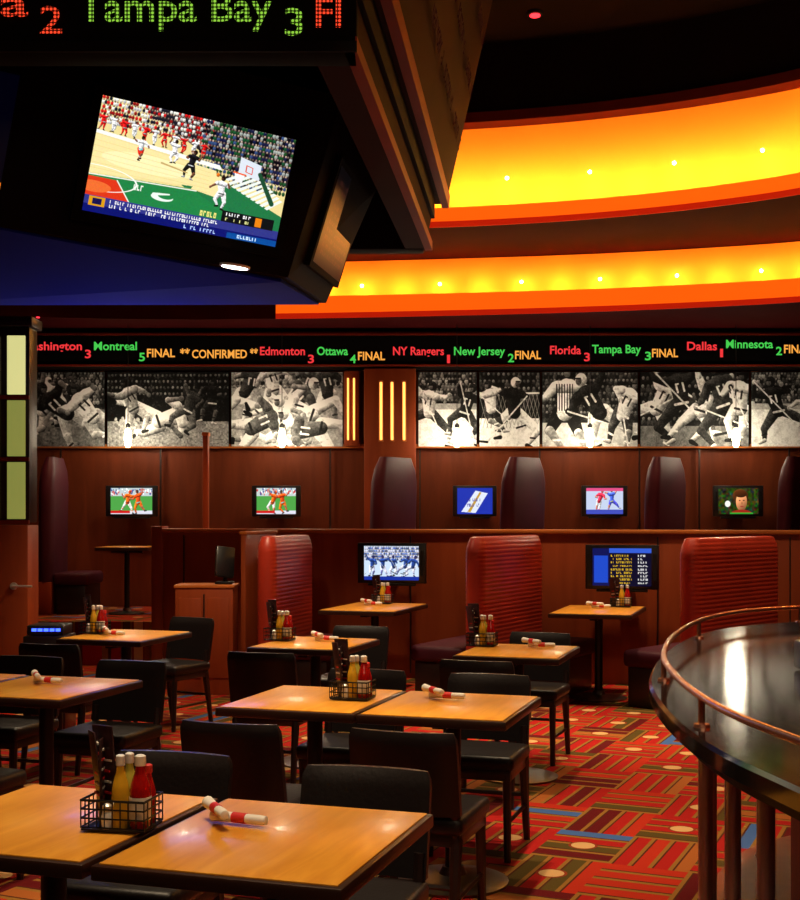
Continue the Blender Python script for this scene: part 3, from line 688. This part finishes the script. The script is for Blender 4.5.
# ---------------- left side ----------------
b=MB(); D=10.0; x0,x1=P(-30,0,D).x,P(28,0,D).x; cx=(x0+x1)/2
b.box((cx,D+.15,.735),(x1-x0,.3,1.47),M_part,bev=.01)
b.box((cx,D+.15,2.27),(x1-x0,.22,1.56),M_dark,bev=.01); b.box((cx,D+.15,3.09),(x1-x0+.06,.3,.08),M_dark,bev=.01)
for i,(ya,yb) in enumerate(((335,394),(400,456),(462,519))):
    for xa,xb in ((6,24),(-22,-2)):
        A_=P(xa,ya,D);B_=P(xb,yb,D); b.box(((A_.x+B_.x)/2,D+.035,(A_.z+B_.z)/2),(B_.x-A_.x,.02,A_.z-B_.z),M_pane if i==0 else M_pane2,bev=.003)
    A_=P(0,yb+3,D); b.box((cx,D+.03,A_.z),(x1-x0,.03,.03),M_brown)
h=P(14,586,D); b.tube([(h.x,D,h.z),(h.x,D-.05,h.z),(h.x+.16,D-.06,h.z)],.010,M_steel,8); b.lathe([(.03,0),(.03,.01)],(h.x,D,h.z),M_steel,14,M=Matrix.Rotation(math.pi/2,4,'X'))
b.finish('glass_pane_column')
b=MB(); b.box((-4.9,10.2,2.0),(2.15,.12,4.0),M_wall,bev=.01); b.finish('side_partition')
b=MB(); D=10.85; x0,x1=P(175,0,D).x,P(233,0,D).x; zt=P(0,588,D).z; cx=(x0+x1)/2
b.box((cx,D+.18,zt/2),(x1-x0,.36,zt),M_part,bev=.006); b.box((cx,D+.18,zt+.012),(x1-x0+.02,.38,.026),M_trim,bev=.005)
b.box((cx,D-.003,zt/2+.03),(.012,.006,zt*.82),M_dark)
for s in (-1,1): b.box((cx+s*.12,D-.004,zt/2+.03),(.19,.01,zt*.75),M_part,bev=.004); b.tube([(cx+s*.035,D-.02,.42),(cx+s*.035,D-.02,.54)],.006,M_steel,6)
b.box((cx,D+.2,.04),(x1-x0-.03,.34,.08),M_dark); b.finish('service_cabinet')
b=MB(); q=P(222,588,D); R=Matrix.Rotation(-.28,4,'X')@Matrix.Rotation(.5,4,'Z'); zc=zt+.027
b.box((q.x,D+.17,zc+.012),(.15,.16,.02),M_black,bev=.005); b.tube([(q.x,D+.19,zc+.01),(q.x,D+.20,zc+.13)],.02,M_black,8)
b.box((q.x,D+.17,zc+.19),(.17,.05,.27),M_black,M=R,bev=.01); b.box((q.x-.01,D+.145,zc+.19),(.14,.012,.2),pmat('pos_glass',(.01,.02,.02),.1),M=R)
b.finish('point_of_sale_terminal')
b=MB()
for x in (34,40,46,52,58): 
    q=P(x,630,8.9); b.box((q.x,8.9,q.z),(.03,.01,.02),M_blueled)
q=P(46,630,8.95); b.box((q.x,9.05,q.z),(.26,.26,.07),M_black,bev=.01); b.box((q.x,9.05,(q.z-.04)/2),(.30,.30,q.z-.04),M_dark,bev=.008); b.finish('audio_receiver_stand')
# ---------------- hanging scoreboard ----------------
O=Vector((-1.697,7.2,3.95)); U=Vector((1.061,.515,-.104)); V=Vector((-.135,.056,-.643))
Nn=U.cross(V).normalized()
if Nn.y>0: Nn=-Nn
par=bpy.data.objects.new('hanging_scoreboard',None); COL.objects.link(par)
b=MB()
A_=O-1.3*U-.5*V; B_=O+1.22*U-.5*V; C_=O+1.12*U+1.25*V; D_=O-1.3*U+1.25*V
back=-Nn*.06
A_,B_,C_,D_=[p+back for p in (A_,B_,C_,D_)]
Fp=P(326,303,9.3); Ep=P(376,190,9.2); Ep2=Vector((-.12,9.25,4.5)); G=Vector((-3.8,9.5,3.15)); G2=Vector((-3.8,9.5,4.5))
b.hull([A_,B_,C_,D_,Fp,Ep,Ep2,G,G2],M_struct)
b.finish('housing',parent=par,smooth=False)
b=MB(); dz=Vector((0,0,-.02)); b.hull([C_+dz+Vector((-.05,.05,0)),D_+dz+Vector((.05,.05,0)),Fp+dz+Vector((-.05,-.05,0)),G+dz,C_+Vector((-.05,.05,.02)),D_+Vector((.05,.05,.02)),Fp+Vector((-.05,-.05,.02)),G+Vector((0,0,.02))],M_bluep); b.finish('underside_panel',parent=par,smooth=False)
un=(D_-C_).cross(Fp-C_).normalized()
if un.z>0: un=-un
def on_under(x,y):
    r=Vector(((x-400)/F,1,(HZ-y)/F)); o=Vector((0,0,H)); t=(C_+dz-o).dot(un)/r.dot(un); return o+r*t
b=MB(); Rq=un.to_track_quat('Z','Y').to_matrix().to_4x4()
for x,y in ((235,265),(106,297)):
    q=on_under(x,y); b.lathe([(.078,.0),(.076,.018)],q,M_dl,24,M=Rq); b.lathe([(.09,.0),(.09,.014)],q,M_cap,24,M=Rq)
b.finish('downlights',parent=par)
def slab(b,O,U,V,n,t,m):
    b.hull([O,O+U,O+V,O+U+V,O+n*t,O+U+n*t,O+V+n*t,O+U+V+n*t],m)
b=MB(); slab(b,O-.045*U-.08*V-Nn*.05,U*1.09,V*1.17,Nn,.048,M_matte); b.finish('tv_frame',parent=par)
c=Cv(640,360,(.80,.62,.30)); A=c.A
c.rect(0,0,A,1,(.92,.85,.58))
c.poly([(0,0),(A,0),(A,.70),(1.15,.40),(0,.31)],(.16,.14,.15))
c.crowd(0,-.02,1.0,.22,6,[(.80,.12,.12),(.9,.9,.85),(.55,.1,.1),(.12,.12,.16),(.75,.75,.75)])
c.crowd(.92,-.02,A,.52,12,[(.10,.30,.18),(.1,.12,.25),(.6,.62,.6),(.2,.28,.45),(.06,.06,.09),(.12,.28,.14)])
for i in range(11): c.player(.05+i*.09,.22+i*.006,.17,0,[(.85,.12,.12),(.93,.93,.93)][i%2],[(.8,.1,.1),(.9,.9,.9)][i%2],(.6,.4,.3),(.15,.1,.08),spread=.3)
c.poly([(0,.29),(1.12,.375),(1.15,.415),(0,.32)],(.95,.95,.93))
c.poly([(1.00,.44),(A,.72),(A,1),(1.45,.95),(.78,.60)],(.14,.46,.27))
for i in range(10):
    t=i/9; c.poly([(1.16+t*.44,.50+t*.17),(1.19+t*.44,.512+t*.17),(1.46+t*.3,.36+t*.22),(1.43+t*.3,.35+t*.22)],(.92,.95,.92))
c.poly([(.0,.67),(.9,.63),(1.45,.86),(1.5,1),(0,1)],(.14,.50,.27))
c.poly([(0,.33),(1.1,.43),(1.0,.60),(0,.66)],(.95,.88,.62)); c.poly([(1.0,.42),(1.24,.50),(1.12,.66),(.9,.63)],(.95,.88,.62)); c.ell(.5,.5,.42,.08,(.98,.93,.70))
for i in range(1,7): c.cap(0,.33+i*.048,1.05,.42+i*.036,.0015,.0015,(.86,.77,.48),0)
c.poly([(0,.69),(.24,.69),(.38,.86),(0,.86)],(.85,.22,.12)); c.ring(.06,.70,.36,.11,.004,(.98,.98,.95)); c.ell(.06,.775,.15,.05,(.92,.42,.2)); c.cap(0,.675,.95,.640,.005,.005,(.95,.95,.9),0); c.cap(.25,.69,.40,.88,.005,.005,(.95,.95,.9),0)
c.ell(.66,.755,.10,.035,(.92,.96,.92)); c.ell(.69,.74,.07,.028,(.14,.50,.27)); c.cap(.58,.74,.72,.72,.012,.006,(.92,.96,.92),0); c.ftext(.34,.69,.52,.74,(.92,.95,.9),6)
# backboard, rim, net
c.poly([(1.30,.26),(1.50,.30),(1.50,.44),(1.30,.40)],(.85,.88,.92)); c.poly([(1.36,.32),(1.43,.335),(1.43,.40),(1.36,.385)],(.85,.25,.1)); c.poly([(1.37,.33),(1.42,.34),(1.42,.39),(1.37,.38)],(.85,.88,.92))
c.cap(1.26,.405,1.37,.415,.008,.008,(.95,.35,.08),0); c.poly([(1.265,.41),(1.365,.42),(1.345,.49),(1.285,.485)],(.93,.93,.93)); c.cap(1.50,.38,1.66,.62,.018,.022,(.12,.3,.2),0)
for x,y,s,j,p in ((.86,.43,.30,(.10,.10,.12),(.1,.1,.1)),(.70,.35,.24,(.95,.95,.95),(.95,.95,.95)),(1.18,.62,.34,(.95,.95,.95),(.95,.95,.95)),(.40,.38,.24,(.9,.9,.9),(.85,.15,.1))): c.player(x,y,s,RNG.uniform(-.15,.15),j,p,(.45,.28,.2),(.1,.07,.05),spread=.35)
c.ell(1.12,.46,.016,.018,(.85,.42,.12),.3)
c.cap(.60,.46,.84,.50,.008,.005,(.76,.64,.40),0)
c.rect(0,.855,A,1,(.06,.10,.42)); c.rect(0,.855,A,.93,(.20,.22,.52)); c.ftext(.22,.868,1.20,.895,(1,1,1),44); c.ftext(.22,.908,1.15,.935,(1,1,1),40); c.rect(.04,.86,.18,.94,(.85,.6,.1)); c.rect(.07,.875,.15,.925,(.1,.1,.3)); c.rect(1.3,.945,A,1,(.05,.3,.6)); c.ftext(1.4,.955,1.6,.985,(.8,.9,1),7); c.ftext(.9,.955,1.2,.985,(.7,.8,1),10)
c.rect(1.22,.76,A-.06,.86,(.07,.09,.10)); c.ftext(1.26,.775,1.5,.80,(1,1,1),9); c.ftext(1.26,.82,1.5,.845,(.9,.9,.6),9); c.rect(1.54,.77,1.60,.85,(.9,.5,.1)); c.ftext(1.02,.80,1.18,.845,(.95,.9,.5),5)
c.noise(3,.012,col=True)
c.mesh('tv_picture',O+Nn*.002,U,V,M_screen,parent=par)
O2=O-1.35*U+.0*V; b=MB(); slab(b,O2-.045*U-.08*V-Nn*.05,U*1.0,V*1.17,Nn,.048,M_matte); b.finish('tv_frame_side',parent=par)
tvpic(7,200,112).mesh('tv_picture_side',O2+Nn*.002,U*.96,V,M_screen,parent=par)
n2=(C_-B_).cross(Fp-C_).normalized()
if n2.x<0: n2=-n2
ud=(Fp-C_).normalized(); vd=(C_-B_).normalized(); O3=B_+(Fp-C_)*.16+vd*.32+n2*.02
b=MB(); slab(b,O3,ud*1.15,vd*.72,n2,.04,M_matte); b.finish('tv_frame_right',parent=par)
tvpic(6,160,100).mesh('tv_picture_right',O3+ud*.05+vd*.04+n2*.043,ud*1.05,vd*.64,M_screen,parent=par)
# ticker ring
b=MB(); xr=-.205
b.box(((-5.0+xr)/2,6.1,4.98),(xr+5.0,.2,2.45),M_matte,bev=.01)
b.box(((-5.0+xr)/2,6.0,3.78),(xr+5.0,.02,.05),M_struct)
b.box((-2.3,8.3,4.62),(4.0,4.2,.06),M_matte)
b.finish('ticker_band_front',parent=par)
b=MB(); yf=5.985
for t,x0,x1,y,hh,m in (('ia',-12,28,16,28,LB_red),('2',40,62,33,27,LB_red),('Tampa Bay',78,272,21,30,LB_grn),('3',285,303,35,27,LB_grn),('FI',316,341,27,30,LB_red)):
    p=P(x0,y,yf); b.text(t,p,(x1-x0)*yf/F,hh*yf/F,m,off=.012)
b.finish('ticker_text',parent=par,smooth=False)
b=MB()
nb=Vector((xr,6.0,0)); fb=Vector((.27,10.5,0)); dd=(fb-nb).normalized(); ss=Vector((dd.y,-dd.x,0))
def xs(base,prof): return [base+ss*o+Vector((0,0,z)) for o,z in prof]
def strip(pr,m,e=0): b.loft([xs(nb,pr),xs(fb+dd*e,pr)],m)
strip([(-.06,3.755),(0,3.755),(0,3.83),(-.06,3.83)],M_brown)  # orange-brown edge, cove reflection put into the colour
strip([(-.22,3.76),(-.06,3.76),(-.01,4.02),(-.22,4.02)],M_sidep)
strip([(-.22,4.02),(.02,4.02),(.02,4.2),(-.22,4.2)],M_struct)
pr=[(-.22,4.2),(.09,4.2),(.11,4.26),(.50,5.95),(.50,6.28),(-.22,6.28)]
b.loft([xs(nb+Vector((.0,.1,0)),pr),xs(fb+dd*.25,pr)],M_sidep)
strip([(.06,4.17),(.12,4.17),(.13,4.27),(.08,4.22)],M_brown,.27)  # cove light on the panel's lower edge, painted as orange-brown
ux=dd; uz=(ss*.39+Vector((0,0,1.69))).normalized()
for i,(t,w) in enumerate((('LAS VEGAS  +7',1.0),('NEW YORK  -3',1.0),('BOSTON  +2',.9),('DENVER  110',.9))):
    for j in range(3): b.text(t,nb+dd*(.7+i*1.05)+ss*(.13+.39*(.2+.25*j))+Vector((0,0,4.26+1.69*(.2+.25*j)))+ss*.006,w*.85,.10,L_dim,ux=ux,uz=uz)
b.finish('ticker_band_side',parent=par,smooth=False)
b=MB(); b.box((-2.3,10.55,4.98),(5.0,.2,2.45),M_struct,bev=.01); b.finish('ticker_band_rear',parent=par)
# ceiling spots
b=MB(); q=P(535,13,1); dirr=q-Vector((0,0,H)); t=(6.29-H)/dirr.z; q=Vector((0,0,H))+dirr*t
b.lathe([(.05,-.03),(.05,.01)],q,M_reddl,16); b.lathe([(.05,-.02),(.075,-.018),(.075,.01)],q,M_iron,16); b.finish('ceiling_indicator_light')
b=MB(); q=P(38,305,14); b.lathe([(.02,0),(.02,.01)],(q.x,14.0,3.74),M_reddl,10); b.finish('exit_indicator_light')
def spot(x,y,z,E,ang=75,col=(1,.76,.48),blend=.6,fix=True,aim=None,size=.12):
    li=bpy.data.lights.new('downlight','SPOT'); li.energy=E; li.spot_size=math.radians(ang); li.spot_blend=blend; li.color=col; li.shadow_soft_size=size
    o=bpy.data.objects.new('downlight',li); COL.objects.link(o); o.location=(x,y,z)
    if aim: o.rotation_euler=(Vector(aim)-Vector((x,y,z))).to_track_quat('-Z','Y').to_euler()
    if fix:
        b=MB(); b.lathe([(.13,.02),(.15,.0),(.15,.06),(.13,.06)],(x,y,z+.02),M_iron,18); b.finish('downlight_fixture')
for a in ((-.5,3.4,6.2,860,42),(-1.6,4.9,6.2,800,42),(.2,5.2,6.2,900,42),(.9,7.4,6.2,880,45),(1.2,10.4,6.2,1050,50),(3.0,9.2,6.2,850,55),(1.5,5.0,6.2,220,50)): spot(*a)
spot(.1,1.0,6.2,260,40,aim=(.75,2.9,.5))  # added spot with fixture, aimed at the bar posts to brighten their steel
spot(-.9,7.9,2.98,95,95,fix=False); spot(-2.1,8.3,3.05,120,95,fix=False); spot(-1.3,9.6,3.0,190,110,fix=False)
for x in (-3.2,-.9,1.2,3.2): spot(x,13.3,3.72,120,100,col=(1,.52,.28),fix=False)  # added spots without fixtures, put under the soffit to brighten booths and wall
def area(name,loc,sx,sy,E,col,aim):
    li=bpy.data.lights.new(name,'AREA'); li.shape='RECTANGLE'; li.size=sx; li.size_y=sy; li.energy=E; li.color=col
    o=bpy.data.objects.new(name,li); COL.objects.link(o); o.location=loc; o.rotation_euler=(Vector(aim)-Vector(loc)).to_track_quat('-Z','Y').to_euler()
area('room_fill_light',(1,-2.2,4.5),4,2,34,(1,.72,.46),(0,8,.8))  # added fill lamp behind the camera, not a fixture of the room
area('underside_blue_fill',(-2.0,10.1,2.3),1.2,.3,8,(.06,.14,1),(-1.8,8.3,3.2))  # unseen area lamp added to light the scoreboard underside blue
w=bpy.data.worlds.new('World'); scn.world=w; w.use_nodes=True; w.node_tree.nodes['Background'].inputs[0].default_value=(.05,.03,.02,1); w.node_tree.nodes['Background'].inputs[1].default_value=.3
cam=bpy.data.cameras.new('Camera'); co=bpy.data.objects.new('Camera',cam); COL.objects.link(co); co.location=(0,0,H); co.rotation_euler=(math.pi/2,0,0)
cam.sensor_fit='HORIZONTAL'; cam.sensor_width=36; cam.lens=36*F/800; cam.shift_y=(HZ-450)/800; cam.clip_start=.05
scn.camera=co
scn.view_settings.view_transform='Standard'; scn.view_settings.look='None'
